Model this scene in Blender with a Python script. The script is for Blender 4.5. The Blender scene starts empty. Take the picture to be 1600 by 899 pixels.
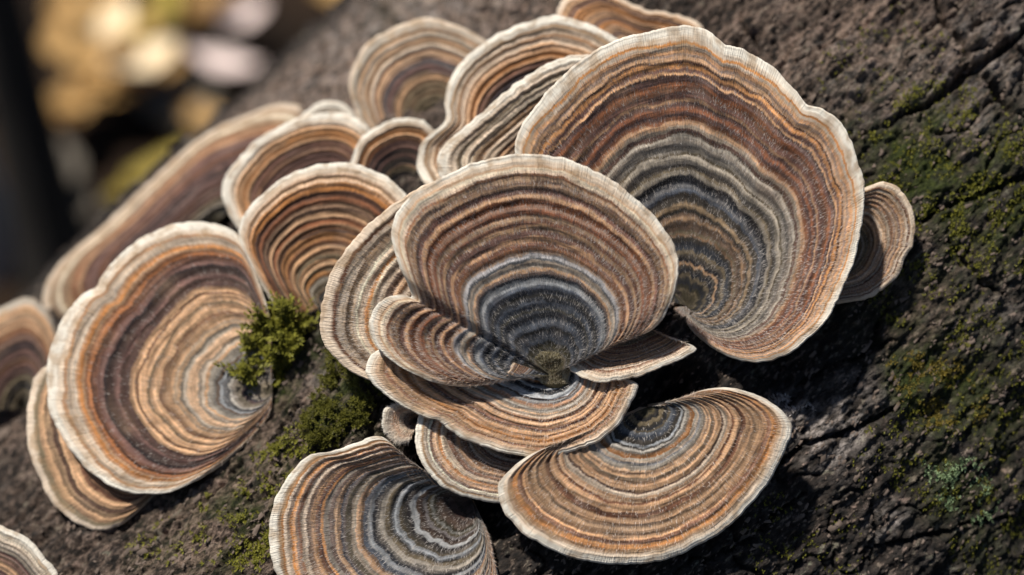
import bpy, math, random
import numpy as np
from mathutils import Vector, Matrix

sc = bpy.context.scene
col = sc.collection
R_ = math.radians
CM = 0.01                                   # everything below is laid out in centimetres

# ------------------------------------------------------------------ camera
PITCH = R_(40)
RIGHT = np.array([1.0, 0, 0])
UP = np.array([0, math.sin(PITCH), math.cos(PITCH)])
BACK = np.array([0, -math.cos(PITCH), math.sin(PITCH)])     # towards the camera
FPX, D0 = 3556.0, 40.0
CAM = np.array([0, 0, 30.0]) + BACK * D0
cam_d = bpy.data.cameras.new('camera')
cam_d.lens = 80; cam_d.sensor_width = 36
cam_d.clip_start = 0.02; cam_d.clip_end = 200
cam_d.dof.use_dof = True
cam_d.dof.focus_distance = (D0 - 0.55) * CM
cam_d.dof.aperture_fstop = 7.2
cam = bpy.data.objects.new('camera', cam_d); col.objects.link(cam)
cam.location = Vector(CAM * CM)
cam.rotation_euler = (math.pi / 2 - PITCH, 0, 0)
sc.camera = cam

# ------------------------------------------------------------------ sky and sun
L = RIGHT * -0.32 + UP * 0.74 + BACK * 0.60
L /= np.linalg.norm(L)
elev = math.asin(L[2]); azim = math.atan2(L[0], L[1])
world = bpy.data.worlds.new('World'); sc.world = world; world.use_nodes = True
wn = world.node_tree.nodes; wl = world.node_tree.links
sky = wn.new('ShaderNodeTexSky'); sky.sky_type = 'NISHITA'; sky.sun_disc = False
sky.sun_elevation = elev; sky.sun_rotation = azim
wl.new(sky.outputs[0], wn['Background'].inputs[0])
wn['Background'].inputs[1].default_value = 0.055
sun_d = bpy.data.lights.new('sun', 'SUN'); sun_d.energy = 4.9; sun_d.angle = R_(3.0)
sun_d.color = (1.0, 0.93, 0.84)
sun = bpy.data.objects.new('sun', sun_d); col.objects.link(sun)
sun.rotation_euler = Vector(L).to_track_quat('Z', 'Y').to_euler()
sun.location = (0, 0, 3)
sc.view_settings.view_transform = 'Standard'
sc.view_settings.look = 'None'
sc.view_settings.exposure = 0.0
sc.view_settings.gamma = 1.0
sc.view_settings.use_curve_mapping = False
sc.cycles.use_denoising = True
sc.cycles.max_bounces = 6

# ------------------------------------------------------------------ helpers
rng = np.random.default_rng(7)

def P(px, py, z):
    """photo pixel + height z (cm, towards the camera from the reference plane) -> world cm"""
    px = np.asarray(px, float); py = np.asarray(py, float); z = np.asarray(z, float)
    d = D0 - z
    return (CAM + (((px - 800) / FPX * d)[..., None] * RIGHT
            + ((449.5 - py) / FPX * d)[..., None] * UP - d[..., None] * BACK))

_perm = {}
def _tab(seed):
    if seed not in _perm:
        r = np.random.default_rng(seed + 1000)
        p = r.permutation(256); g = r.uniform(0, 2 * math.pi, 256)
        _perm[seed] = (np.concatenate([p, p]), np.cos(g), np.sin(g))
    return _perm[seed]

def perlin(x, y, seed=0):
    x, y = np.broadcast_arrays(np.asarray(x, float), np.asarray(y, float))
    p, gx, gy = _tab(seed)
    xi = np.floor(x).astype(int); yi = np.floor(y).astype(int)
    xf = x - xi; yf = y - yi
    xi &= 255; yi &= 255
    u = xf * xf * xf * (xf * (xf * 6 - 15) + 10); v = yf * yf * yf * (yf * (yf * 6 - 15) + 10)
    def g(a, b, dx, dy):
        h = p[p[xi + a & 255] + (yi + b & 255)]
        return gx[h] * dx + gy[h] * dy
    n0 = g(0, 0, xf, yf) * (1 - u) + g(1, 0, xf - 1, yf) * u
    n1 = g(0, 1, xf, yf - 1) * (1 - u) + g(1, 1, xf - 1, yf - 1) * u
    return (n0 * (1 - v) + n1 * v) * 1.5

def fbm(x, y, seed=0, octv=4, gain=.5):
    s = 0; a = 1
    for o in range(octv):
        s = s + a * perlin(x * 2 ** o + 17.3 * o, y * 2 ** o - 9.1 * o, seed + o); a *= gain
    return s

def sstep(a, b, x):
    t = np.clip((x - a) / (b - a), 0, 1); return t * t * (3 - 2 * t)

def make_mesh(name, verts_cm, faces, mat, smooth=True, uv=None, attrs=None, normals=None):
    """verts in cm; faces a list or an (n,3|4) array; uv per vertex"""
    me = bpy.data.meshes.new(name)
    v = np.asarray(verts_cm, float) * CM
    if isinstance(faces, np.ndarray):
        nf, k = faces.shape
        me.vertices.add(len(v)); me.vertices.foreach_set('co', v.astype(np.float32).ravel())
        me.loops.add(nf * k); me.loops.foreach_set('vertex_index', faces.astype(np.int32).ravel())
        me.polygons.add(nf)
        me.polygons.foreach_set('loop_start', np.arange(0, nf * k, k, dtype=np.int32))
    else:
        me.from_pydata([tuple(q) for q in v], [], faces)
    me.update(calc_edges=True)
    me.validate()
    if smooth:
        me.polygons.foreach_set('use_smooth', np.ones(len(me.polygons), bool))
    if uv is not None:
        lay = me.uv_layers.new(name='band')
        li = np.empty(len(me.loops), np.int32); me.loops.foreach_get('vertex_index', li)
        lay.data.foreach_set('uv', np.asarray(uv, np.float32)[li].ravel())
    for k, arr in (attrs or {}).items():
        at = me.attributes.new(k, 'FLOAT_COLOR', 'POINT')
        c = np.ones((len(v), 4), np.float32); c[:, :arr.shape[1]] = arr
        at.data.foreach_set('color', c.ravel())
    if normals is not None:
        me.normals_split_custom_set_from_vertices([tuple(n) for n in normals])
    if mat: me.materials.append(mat)
    return me

def obj(name, me, parent=None):
    o = bpy.data.objects.new(name, me); col.objects.link(o)
    if parent: o.parent = parent
    return o

def tag(o, label=None, cat=None, group=None, kind=None):
    if label: o['label'] = label
    if cat: o['category'] = cat
    if group: o['group'] = group
    if kind: o['kind'] = kind
    return o

def thing(name, label, cat, group=None):
    return tag(obj(name, None), label, cat, group)

def lin(h):
    h = h.lstrip('#'); r = [int(h[i:i + 2], 16) / 255 for i in (0, 2, 4)]
    return tuple(c / 12.92 if c < .04045 else ((c + .055) / 1.055) ** 2.4 for c in r)

def new_mat(name, rough=.8, spec=.25):
    m = bpy.data.materials.new(name); m.use_nodes = True
    b = m.node_tree.nodes['Principled BSDF']
    b.inputs['Roughness'].default_value = rough
    b.inputs['Specular IOR Level'].default_value = spec
    return m, m.node_tree.nodes, m.node_tree.links, b

def math_n(N, K, op, a, b=None, c=None):
    n = N.new('ShaderNodeMath'); n.operation = op
    for i, x in enumerate((a, b, c)):
        if x is None: continue
        if isinstance(x, (int, float)): n.inputs[i].default_value = x
        else: K.new(x, n.inputs[i])
    return n.outputs[0]

def noise_n(N, K, vec, scale, detail=2, rough=.5, sx=1, sy=1, sz=1, off=0.0):
    mp = N.new('ShaderNodeMapping'); K.new(vec, mp.inputs[0])
    mp.inputs['Scale'].default_value = (sx, sy, sz); mp.inputs['Location'].default_value = (off, off * .7, off * 1.3)
    t = N.new('ShaderNodeTexNoise'); K.new(mp.outputs[0], t.inputs['Vector'])
    t.inputs['Scale'].default_value = scale; t.inputs['Detail'].default_value = detail
    t.inputs['Roughness'].default_value = rough
    return t.outputs['Fac']

def mix_c(N, K, fac, a, b, mode='MIX'):
    n = N.new('ShaderNodeMix'); n.data_type = 'RGBA'; n.blend_type = mode
    for s, x in ((n.inputs[0], fac), (n.inputs[6], a), (n.inputs[7], b)):
        if isinstance(x, (int, float)): s.default_value = x
        elif isinstance(x, tuple): s.default_value = (*x[:3], 1)
        else: K.new(x, s)
    return n.outputs[2]

# ------------------------------------------------------------------ the log: an irregular cylinder
LR = 12.6
ANG = R_(44)
AX = RIGHT * math.cos(ANG) + UP * math.sin(ANG) - BACK * 0.15
AX /= np.linalg.norm(AX)
A0 = P(1050, 700, -LR)
N0 = BACK - AX * (BACK @ AX); N0 /= np.linalg.norm(N0)       # phi = 0 looks at the camera
N1 = np.cross(AX, N0)                                        # phi > 0 goes to the upper left

def hit_log(px, py):
    """pixels -> (phi, t, z) where their rays meet the log; nan where they miss"""
    px = np.asarray(px, float); py = np.asarray(py, float)
    r = ((px - 800) / FPX)[..., None] * RIGHT + ((449.5 - py) / FPX)[..., None] * UP - BACK
    o = CAM - A0
    rp = r - (r @ AX)[..., None] * AX; op = o - AX * (o @ AX)
    q = (rp * rp).sum(-1); b = rp @ op; c = op @ op - LR * LR
    d = b * b - q * c
    with np.errstate(invalid='ignore'):
        k = (-b - np.sqrt(d)) / q
    pt = CAM + k[..., None] * r
    rel = pt - A0
    return np.arctan2(rel @ N1, rel @ N0), rel @ AX, D0 - k

def zlog(px, py): return float(hit_log(px, py)[2])
def on_log(phi, t, h):
    rr = LR + h
    return A0 + t[..., None] * AX + (rr * np.cos(phi))[..., None] * N0 + (rr * np.sin(phi))[..., None] * N1

# sign check: which way phi runs
S_PHI = 1.0 if float(hit_log(400, 300)[0]) > 0 else -1.0
phi_up, phi_dn = R_(100), R_(-40)
dense = np.arange(R_(-38), R_(46), .034 / LR)
mid = np.arange(R_(46), R_(96), .085 / LR)
rest = np.linspace(R_(96), R_(322), 40)[:-1]
phis = np.concatenate([dense, mid, rest]) * S_PHI
ts = np.concatenate([np.linspace(-50, -15, 30)[:-1], np.arange(-15, 15, .036), np.linspace(15, 75, 40)[1:]])
PH, TT = np.meshgrid(phis, ts, indexing='xy')            # rows t, cols phi
Cc = PH * LR * S_PHI                                     # around, cm, + to the upper left
SK = TT + Cc * -0.10                                     # grain runs a little off the axis

CRACKS = [  # (polyline in photo pixels, half width cm, depth cm)
    ([(1640, 15), (1600, 48), (1560, 80), (1520, 108), (1480, 138), (1445, 165), (1420, 178)], .085, .55),
    ([(1462, -10), (1472, 30), (1490, 50), (1510, 82), (1527, 104)], .065, .45),
    ([(1530, 110), (1548, 130), (1568, 155), (1582, 185)], .08, .55),
    ([(1460, 150), (1420, 175), (1380, 200), (1330, 218)], .035, .15),
    ([(1225, 722), (1260, 695), (1300, 682), (1345, 668), (1385, 645), (1400, 635)], .06, .40),
    ([(1340, 868), (1400, 845), (1460, 832), (1530, 815), (1600, 800)], .035, .28),
    ([(1640, 255), (1590, 280), (1540, 300), (1490, 318), (1440, 345)], .05, .30),
    ([(1480, 380), (1510, 410), (1530, 440), (1570, 460)], .04, .25),
    ([(1250, 600), (1300, 575), (1340, 560), (1400, 530)], .05, .25),
    ([(1330, 620), (1350, 570), (1375, 520), (1390, 480)], .04, .20),
    ([(1100, 880), (1160, 850), (1220, 800), (1260, 770)], .045, .25),
    ([(1240, 100), (1320, 60), (1380, 20), (1420, -10)], .03, .15),
    ([(1360, 780), (1370, 830), (1365, 880)], .03, .2),
    ([(200, 860), (260, 820), (330, 770), (380, 720)], .05, .2),
    ([(330, 899), (400, 840), (430, 800)], .04, .15),
    ([(420, 690), (450, 660), (500, 600)], .05, .2),
]
def cyl_xy(px, py):
    f, t, _ = hit_log(px, py); return f * LR * S_PHI, t

H = 0.30 * fbm(SK * .10, Cc * .16, 1, 3)
rid = 1 - np.abs(fbm(SK * .28, Cc * .85, 5, 4, .55))
H += 0.20 * (rid - .7)
flk = fbm(SK * 1.1, Cc * 2.6, 11, 4, .6)
H += 0.06 * flk
# short raised flakes: terraces give the bark its chipped edges
ter = fbm(SK * .8, Cc * 2.0, 21, 3, .6) * 3.0
H += 0.035 * (np.floor(ter) + sstep(.35, .65, ter - np.floor(ter)))
H += 0.06 * fbm(SK * 3.0, Cc * 8., 31, 3, .65) + .042 * fbm(SK * 8, Cc * 14, 36, 2, .6)
gn = perlin(SK * .35 + .6 * perlin(SK * .9, Cc * .9, 44), Cc * 1.15 + .35 * perlin(SK * 1.2, Cc * 1.2, 43), 41)
H -= 0.22 * np.exp(-(gn / .035) ** 2) * sstep(-.1, .5, perlin(SK * .15, Cc * .3, 42) + .25)
for pl, hw, dep in CRACKS:
    cx, ct = cyl_xy([p[0] for p in pl], [p[1] for p in pl])
    m = (Cc > np.nanmin(cx) - 1) & (Cc < np.nanmax(cx) + 1) & (TT > np.nanmin(ct) - 1) & (TT < np.nanmax(ct) + 1)
    x = Cc[m]; t = TT[m]
    x = x + .05 * perlin(x * 3, t * 3, 51) + .03 * perlin(x * 9, t * 9, 52)
    t = t + .05 * perlin(x * 3 + 40, t * 3, 53) + .03 * perlin(x * 9 + 40, t * 9, 54)
    best = np.full(x.shape, 9.0); tap = np.zeros(x.shape)
    for i in range(len(cx) - 1):
        dx, dt = cx[i + 1] - cx[i], ct[i + 1] - ct[i]
        k = np.clip(((x - cx[i]) * dx + (t - ct[i]) * dt) / (dx * dx + dt * dt + 1e-9), 0, 1)
        d = np.hypot(x - cx[i] - k * dx, t - ct[i] - k * dt)
        f = (i + k) / (len(cx) - 1)
        n = d < best; best[n] = d[n]; tap[n] = f[n]
    w = hw * (.45 + .75 * np.sin(np.pi * np.clip(tap * .9 + .05, 0, 1)) ** .6)
    H[m] -= dep * (1 - sstep(.45, 1.15, best / w))
def blob(px, py, r):
    cx, ct = cyl_xy(px, py); return np.exp(-((Cc - cx) ** 2 + (TT - ct) ** 2) / (r * r))
H -= 1.1 * np.nan_to_num(blob(1045, 608, .45))             # the dark hollow between the fans
H -= .5 * np.nan_to_num(blob(1240, 560, .9)) + .75 * np.nan_to_num(blob(730, 788, .8))
for _x, _y, _r in ((1000, 740, 2.0), (690, 840, 1.8), (740, 720, 1.0), (330, 300, 2.2), (60, 600, 1.5)): H -= .38 * np.nan_to_num(blob(_x, _y, _r))
H += .25 * np.nan_to_num(blob(1340, 625, .9)) + .2 * np.nan_to_num(blob(545, 640, .8))
VERT = on_log(PH, TT, H)
# masks: where moss, pale flakes and brown wood show
def msum(lst):
    return sum(a * np.nan_to_num(blob(x, y, r)) for x, y, r, a in lst)
MOSS_SPOTS = [(1460, 610, .9, .75), (1420, 590, .5, .4), (1500, 760, .75, .7), (1330, 300, 1.3, .30), (1470, 250, 1.5, .55), (1560, 330, 1.2, .55),
              (1390, 230, .8, .3), (370, 820, 1.0, .6), (430, 740, .7, .45), (540, 640, .8, 1.0), (450, 560, .7, .9), (1440, 500, 1.2, .25),
              (1580, 620, 1.0, .35), (250, 860, .8, .25), (440, 620, .5, .4), (1560, 870, .8, .3), (330, 260, 1.4, .3), (620, 20, 1.2, .15)]
moss_m = np.clip(msum(MOSS_SPOTS) * (.7 + .9 * fbm(SK * 1.2, Cc * 1.6, 61, 4, .6)), 0, 1)
PALE_SPOTS = [(560, 60, 3.0, .45), (700, 10, 2.0, .3), (1250, 650, .40, 1.0), (1340, 640, .55, .75), (1300, 700, .45, .7), (1385, 815, .35, .6), (1500, 150, .9, .35), (1560, 60, .8, .4), (1340, 120, 1.0, .25), (1540, 480, .5, .3), (510, 600, .5, .4)]
pale_m = np.clip(msum(PALE_SPOTS) * (.55 + 1.1 * fbm(SK * 2.2, Cc * 5, 71, 4, .65)) + .12 * sstep(.3, .9, fbm(SK * 1.3, Cc * 5, 73, 3, .6)), 0, 1)
BROWN = [(1220, 60, 1.9, .55), (1350, 40, 1.5, .40), (1500, 60, 1.6, .35), (300, 850, 2.4, .85), (600, 60, 3.2, .8), (450, 160, 2.5, .9), (480, 660, 1.2, .7), (1460, 460, 1.0, .35), (800, 10, 1.8, .6), (60, 640, 2.5, .5)]
brown_m = np.clip(msum(BROWN) * (.75 + .7 * fbm(SK * .8, Cc * 2.4, 81, 4, .6)) + .10, 0, 1)

nt, nph = PH.shape
idx = np.arange(nt * nph).reshape(nt, nph)
a_ = idx[:-1, :]; b_ = idx[1:, :]
fq = np.stack([a_, np.roll(a_, -1, 1), np.roll(b_, -1, 1), b_], -1).reshape(-1, 4)
if S_PHI > 0: pass
# orientation: make the faces look outwards
p0, p1, p2 = (VERT.reshape(-1, 3)[fq[nph * 200 + 50, i]] for i in range(3))
if np.cross(p1 - p0, p2 - p0) @ (p0 - A0 - AX * ((p0 - A0) @ AX)) < 0: fq = fq[:, ::-1].copy()

bark_mat, N, K, bs = new_mat('weathered_bark', .85, .2)
at = N.new('ShaderNodeAttribute'); at.attribute_name = 'masks'
sepc = N.new('ShaderNodeSeparateColor'); K.new(at.outputs['Color'], sepc.inputs[0])
uvn = N.new('ShaderNodeUVMap'); uvn.uv_map = 'band'
g1 = noise_n(N, K, uvn.outputs[0], 1.0, 5, .7, 7, 2.6, 1)
g2 = noise_n(N, K, uvn.outputs[0], 1.0, 4, .75, 20, 8, 1, 3.1)
g4 = noise_n(N, K, uvn.outputs[0], 1.0, 4, .65, 10, 4.2, 1, 5.3)
g3 = noise_n(N, K, uvn.outputs[0], 1.0, 3, .6, 2.3, .8, 1, 7.7)
def ramp2(fac, lo, hi):
    n = N.new('ShaderNodeMapRange'); K.new(fac, n.inputs[0]); n.inputs[1].default_value = lo; n.inputs[2].default_value = hi
    return n.outputs[0]
c = mix_c(N, K, ramp2(g1, .35, .68), (.005, .005, .005), (.024, .022, .020))
c = mix_c(N, K, ramp2(g3, .42, .62), c, mix_c(N, K, ramp2(g1, .3, .7), (.007, .007, .008), (.034, .032, .031)))
brn = mix_c(N, K, ramp2(g2, .34, .64), (.070, .050, .040), (.50, .36, .28))
brn = mix_c(N, K, ramp2(g4, .40, .55), (.022, .017, .014), brn)
c = mix_c(N, K, sepc.outputs['Blue'], c, brn)
spk = math_n(N, K, 'MULTIPLY', ramp2(g4, .57, .65), ramp2(g2, .25, .60))
c = mix_c(N, K, spk, c, mix_c(N, K, ramp2(g3, .4, .6), (.36, .26, .215), (.20, .20, .15)))
c = mix_c(N, K, math_n(N, K, 'MULTIPLY', sepc.outputs['Red'], ramp2(g2, .35, .6)), c, (.48, .43, .40))
mossc = mix_c(N, K, ramp2(g2, .35, .65), (.008, .014, .004), (.065, .085, .016))
c = mix_c(N, K, math_n(N, K, 'MULTIPLY', sepc.outputs['Green'], .9), c, mossc)
K.new(c, bs.inputs['Base Color'])
rr = N.new('ShaderNodeMapRange'); K.new(g3, rr.inputs[0]); rr.inputs[3].default_value = .95; rr.inputs[4].default_value = .6
K.new(rr.outputs[0], bs.inputs['Roughness'])
bp = N.new('ShaderNodeBump'); bp.inputs['Strength'].default_value = 1.0; bp.inputs['Distance'].default_value = .0011
K.new(math_n(N, K, 'ADD', g2, math_n(N, K, 'MULTIPLY', g1, .7)), bp.inputs['Height']); K.new(bp.outputs[0], bs.inputs['Normal'])

log = thing('fallen_log', 'dark weathered log overgrown with moss and striped bracket fungi', 'log')
bark = obj('bark', make_mesh('bark', VERT.reshape(-1, 3), fq, bark_mat, True,
           uv=np.stack([Cc.ravel(), SK.ravel()], 1),
           attrs={'masks': np.stack([pale_m.ravel(), moss_m.ravel(), brown_m.ravel()], 1)}), log)
endm, N, K, bs = new_mat('cut_wood', .9, .2)
tc = N.new('ShaderNodeTexCoord')
K.new(mix_c(N, K, noise_n(N, K, tc.outputs['Object'], 60, 4), (.10, .07, .045), (.28, .2, .13)), bs.inputs['Base Color'])
for row in (0, nt - 1):
    ring = VERT[row]; cen = ring.mean(0)
    vv = np.vstack([ring, cen]); n = len(ring)
    obj('cut_end', make_mesh('cut_end', vv, [(i, (i + 1) % n, n) for i in range(n)], endm, False), log)

def log_points(px, py, h=0.0):
    """points on the displaced bark under given pixels, with outward normals"""
    f, t, _ = hit_log(px, py)
    fi = np.clip(np.searchsorted(phis * S_PHI, f * S_PHI), 0, nph - 1); ti = np.clip(np.searchsorted(ts, t), 0, nt - 1)
    hh = H[ti, fi] + h
    nrm = np.cos(f)[..., None] * N0 + np.sin(f)[..., None] * N1
    return on_log(f, t, hh), nrm, moss_m[ti, fi]

# ------------------------------------------------------------------ bracket fungi
PAL = {k: lin(v) for k, v in dict(W='F3E8D9', C='E5D2BB', T='CFA680', O='BD8149', R='8C583A', B='6C4936', P='6F544D',
                                  D='48362F', K='1F2128', S='5A606A', G='B3A99A', L='BEC2C5', V='423C26', M='80725A', E='9F8468').items()}
def bands(code, seed=0):
    """growth zones from centre to rim; each zone is made of several finer growth lines"""
    r = random.Random(seed)
    toks = code.split(); w = [float(t[1:] or 1) for t in toks]; tot = sum(w); x = 0; out = []
    for i, (t, k) in enumerate(zip(toks, w)):
        last = i >= len(toks) - 2
        n = 1 if last else max(1, round(k / (tot / 62)))
        for q in range(n):
            c = np.array(PAL[t[0]])
            if not last:
                nb = np.array(PAL[toks[max(0, min(len(toks) - 1, i + r.choice((-2, -1, 1, 2))))][0]])
                c = c * (1 - .22) + nb * .22
                c = c * (r.uniform(.50, .88) if (q % 2) == r.randint(0, 1) else r.uniform(1.0, 1.30))
            c = tuple(np.clip(c, .008, .86)); d = k / n
            out.append(((x + d * .28) / tot, c)); out.append(((x + d * .74) / tot, c)); x += d
    return out

def cap_material(name, st, seed, sharp=1.0, hair=False):
    m, N, K, bs = new_mat(name, .78, .22)
    uv = N.new('ShaderNodeUVMap'); uv.uv_map = 'band'
    sep = N.new('ShaderNodeSeparateXYZ'); K.new(uv.outputs[0], sep.inputs[0])
    fib = noise_n(N, K, uv.outputs[0], 1, 2, .6, 42, 9, 1, seed)             # radial hairs
    fib2 = noise_n(N, K, uv.outputs[0], 1, 2, .5, 90, 26, 1, seed + 4)
    lowf = noise_n(N, K, uv.outputs[0], 1, 2, .5, .55, 3.0, 1, seed + 9)     # bands wander along the fan
    midf = noise_n(N, K, uv.outputs[0], 1, 3, .6, 3.2, 22, 1, seed + 13)     # broken bands
    s = math_n(N, K, 'MULTIPLY_ADD', math_n(N, K, 'SUBTRACT', fib, .5), .018, sep.outputs[1])
    s = math_n(N, K, 'MULTIPLY_ADD', math_n(N, K, 'SUBTRACT', lowf, .5), .085, s)
    s = math_n(N, K, 'MULTIPLY_ADD', math_n(N, K, 'SUBTRACT', midf, .5), .020, s)
    mid2 = noise_n(N, K, uv.outputs[0], 1, 2, .5, 1.6, 9, 1, seed + 17)
    s = math_n(N, K, 'MULTIPLY_ADD', math_n(N, K, 'SUBTRACT', mid2, .5), .030, s)
    # keep the rim where it is
    e = N.new('ShaderNodeMapRange'); K.new(sep.outputs[1], e.inputs[0]); e.inputs[1].default_value = .955; e.inputs[2].default_value = 1.0
    mixs = N.new('ShaderNodeMix'); K.new(e.outputs[0], mixs.inputs[0]); K.new(s, mixs.inputs[2]); K.new(sep.outputs[1], mixs.inputs[3])
    s = mixs.outputs[0]
    c = None
    NS = 8
    for qd in range(NS):
        lo = qd / NS
        r = N.new('ShaderNodeValToRGB')
        K.new(math_n(N, K, 'MULTIPLY', math_n(N, K, 'SUBTRACT', s, lo), float(NS)), r.inputs[0])
        xs = [q[0] for q in st]
        def at_s(x): return tuple(float(np.interp(x, xs, [q[1][k] for q in st])) for k in range(3))
        sel = [(0.0, at_s(lo))] + [((p - lo) * NS, cc) for p, cc in st if lo + .002 < p < lo + 1 / NS - .002][:30]
        el = r.color_ramp.elements
        el[0].position = 0; el[0].color = (*sel[0][1], 1); el[1].position = 1.0; el[1].color = (*at_s(lo + 1 / NS), 1)
        for p, cc in sel[1:]:
            q = el.new(p); q.color = (*cc, 1)
        c = r.outputs[0] if c is None else mix_c(N, K, math_n(N, K, 'GREATER_THAN', s, lo), c, r.outputs[0])
    # wandering warm and grey stretches, fine growth lines and fibres
    warm = noise_n(N, K, uv.outputs[0], 1, 3, .55, .8, 5, 1, seed + 21)
    def mr(x, a, b, lo=0., hi=1.):
        n = N.new('ShaderNodeMapRange'); K.new(x, n.inputs[0]); n.inputs[1].default_value = a; n.inputs[2].default_value = b
        n.inputs[3].default_value = lo; n.inputs[4].default_value = hi; return n.outputs[0]
    inner = mr(sep.outputs[1], .35, .7)
    c = mix_c(N, K, math_n(N, K, 'MULTIPLY', mr(warm, .52, .72, 0, .30), inner), c, (.36, .235, .145))
    c = mix_c(N, K, mr(warm, .28, .44, .16, 0), c, (.40, .34, .30))
    fine = noise_n(N, K, uv.outputs[0], 1, 2, .5, .9, 62, 1, seed + 31)
    val = mr(fine, .3, .7, .74, 1.22)
    val = math_n(N, K, 'MULTIPLY', val, mr(fib, .25, .75, .76, 1.22))
    val = math_n(N, K, 'MULTIPLY', val, mr(fib2, .25, .75, .62, 1.36))
    blot = noise_n(N, K, uv.outputs[0], 1, 3, .6, 2.4, 14, 1, seed + 41)
    val = math_n(N, K, 'MULTIPLY', val, mr(blot, .3, .7, .72, 1.26))
    edge = mr(sep.outputs[1], .90, .97)
    vm = N.new('ShaderNodeMix'); K.new(edge, vm.inputs[0]); K.new(val, vm.inputs[2]); K.new(mr(blot, .35, .65, .84, 1.10), vm.inputs[3]); val = vm.outputs[0]
    stain = noise_n(N, K, uv.outputs[0], 1, 2, .5, 3.6, 16, 1, seed + 51)
    c = mix_c(N, K, math_n(N, K, 'MULTIPLY', mr(stain, .49, .66, 0, .60), mr(sep.outputs[1], .84, .93)), c, (.40, .26, .14))
    hs = N.new('ShaderNodeVectorMath'); hs.operation = 'SCALE'; K.new(c, hs.inputs[0]); K.new(val, hs.inputs['Scale'])
    c = hs.outputs[0]
    if hair:
        c = mix_c(N, K, mr(fib2, .35, .6, .12, .62), c, (.80, .74, .68))
    K.new(c, bs.inputs['Base Color'])
    if not hair:
        bp = N.new('ShaderNodeBump'); bp.inputs['Strength'].default_value = .75; bp.inputs['Distance'].default_value = .0004
        hgt = math_n(N, K, 'ADD', math_n(N, K, 'ADD', fib, math_n(N, K, 'MULTIPLY', fib2, .6)), math_n(N, K, 'MULTIPLY', fine, .9))
        K.new(hgt, bp.inputs['Height']); K.new(bp.outputs[0], bs.inputs['Normal'])
        bs.inputs['Sheen Weight'].default_value = .12; bs.inputs['Sheen Roughness'].default_value = .5
    return m

pore_mat, N, K, bs = new_mat('pore_surface', .85, .2)
tc = N.new('ShaderNodeTexCoord')
vor = N.new('ShaderNodeTexVoronoi'); K.new(tc.outputs['Object'], vor.inputs['Vector']); vor.inputs['Scale'].default_value = 2200
K.new(mix_c(N, K, vor.outputs['Distance'], (.50, .42, .32), (.62, .54, .43)), bs.inputs['Base Color'])
bp = N.new('ShaderNodeBump'); bp.inputs['Strength'].default_value = .5; bp.inputs['Distance'].default_value = .0003
K.new(vor.outputs['Distance'], bp.inputs['Height']); K.new(bp.outputs[0], bs.inputs['Normal'])

def spline(pts, n, closed=False):
    p = np.asarray(pts, float); d = np.r_[0, np.cumsum(np.hypot(*np.diff(p, axis=0).T))]
    q = np.vstack([2 * p[0] - p[1], p, 2 * p[-1] - p[-2]])
    out = []
    for x in np.linspace(0, d[-1], n):
        i = min(max(np.searchsorted(d, x) - 1, 0), len(p) - 2)
        t = (x - d[i]) / (d[i + 1] - d[i] + 1e-9)
        a, b, c, e = q[i], q[i + 1], q[i + 2], q[i + 3]
        # centripetal-ish tangents
        m1 = (c - a) / (np.hypot(*(b - a)) + np.hypot(*(c - b)) + 1e-9) * np.hypot(*(c - b))
        m2 = (e - b) / (np.hypot(*(c - b)) + np.hypot(*(e - c)) + 1e-9) * np.hypot(*(c - b))
        out.append((2*t**3-3*t*t+1)*b + (t**3-2*t*t+t)*m1 + (-2*t**3+3*t*t)*c + (t**3-t*t)*m2)
    return np.array(out)

def smooth1(a, k):
    for _ in range(k):
        a[1:-1] = .25 * a[:-2] + .5 * a[1:-1] + .25 * a[2:]
    return a

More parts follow.
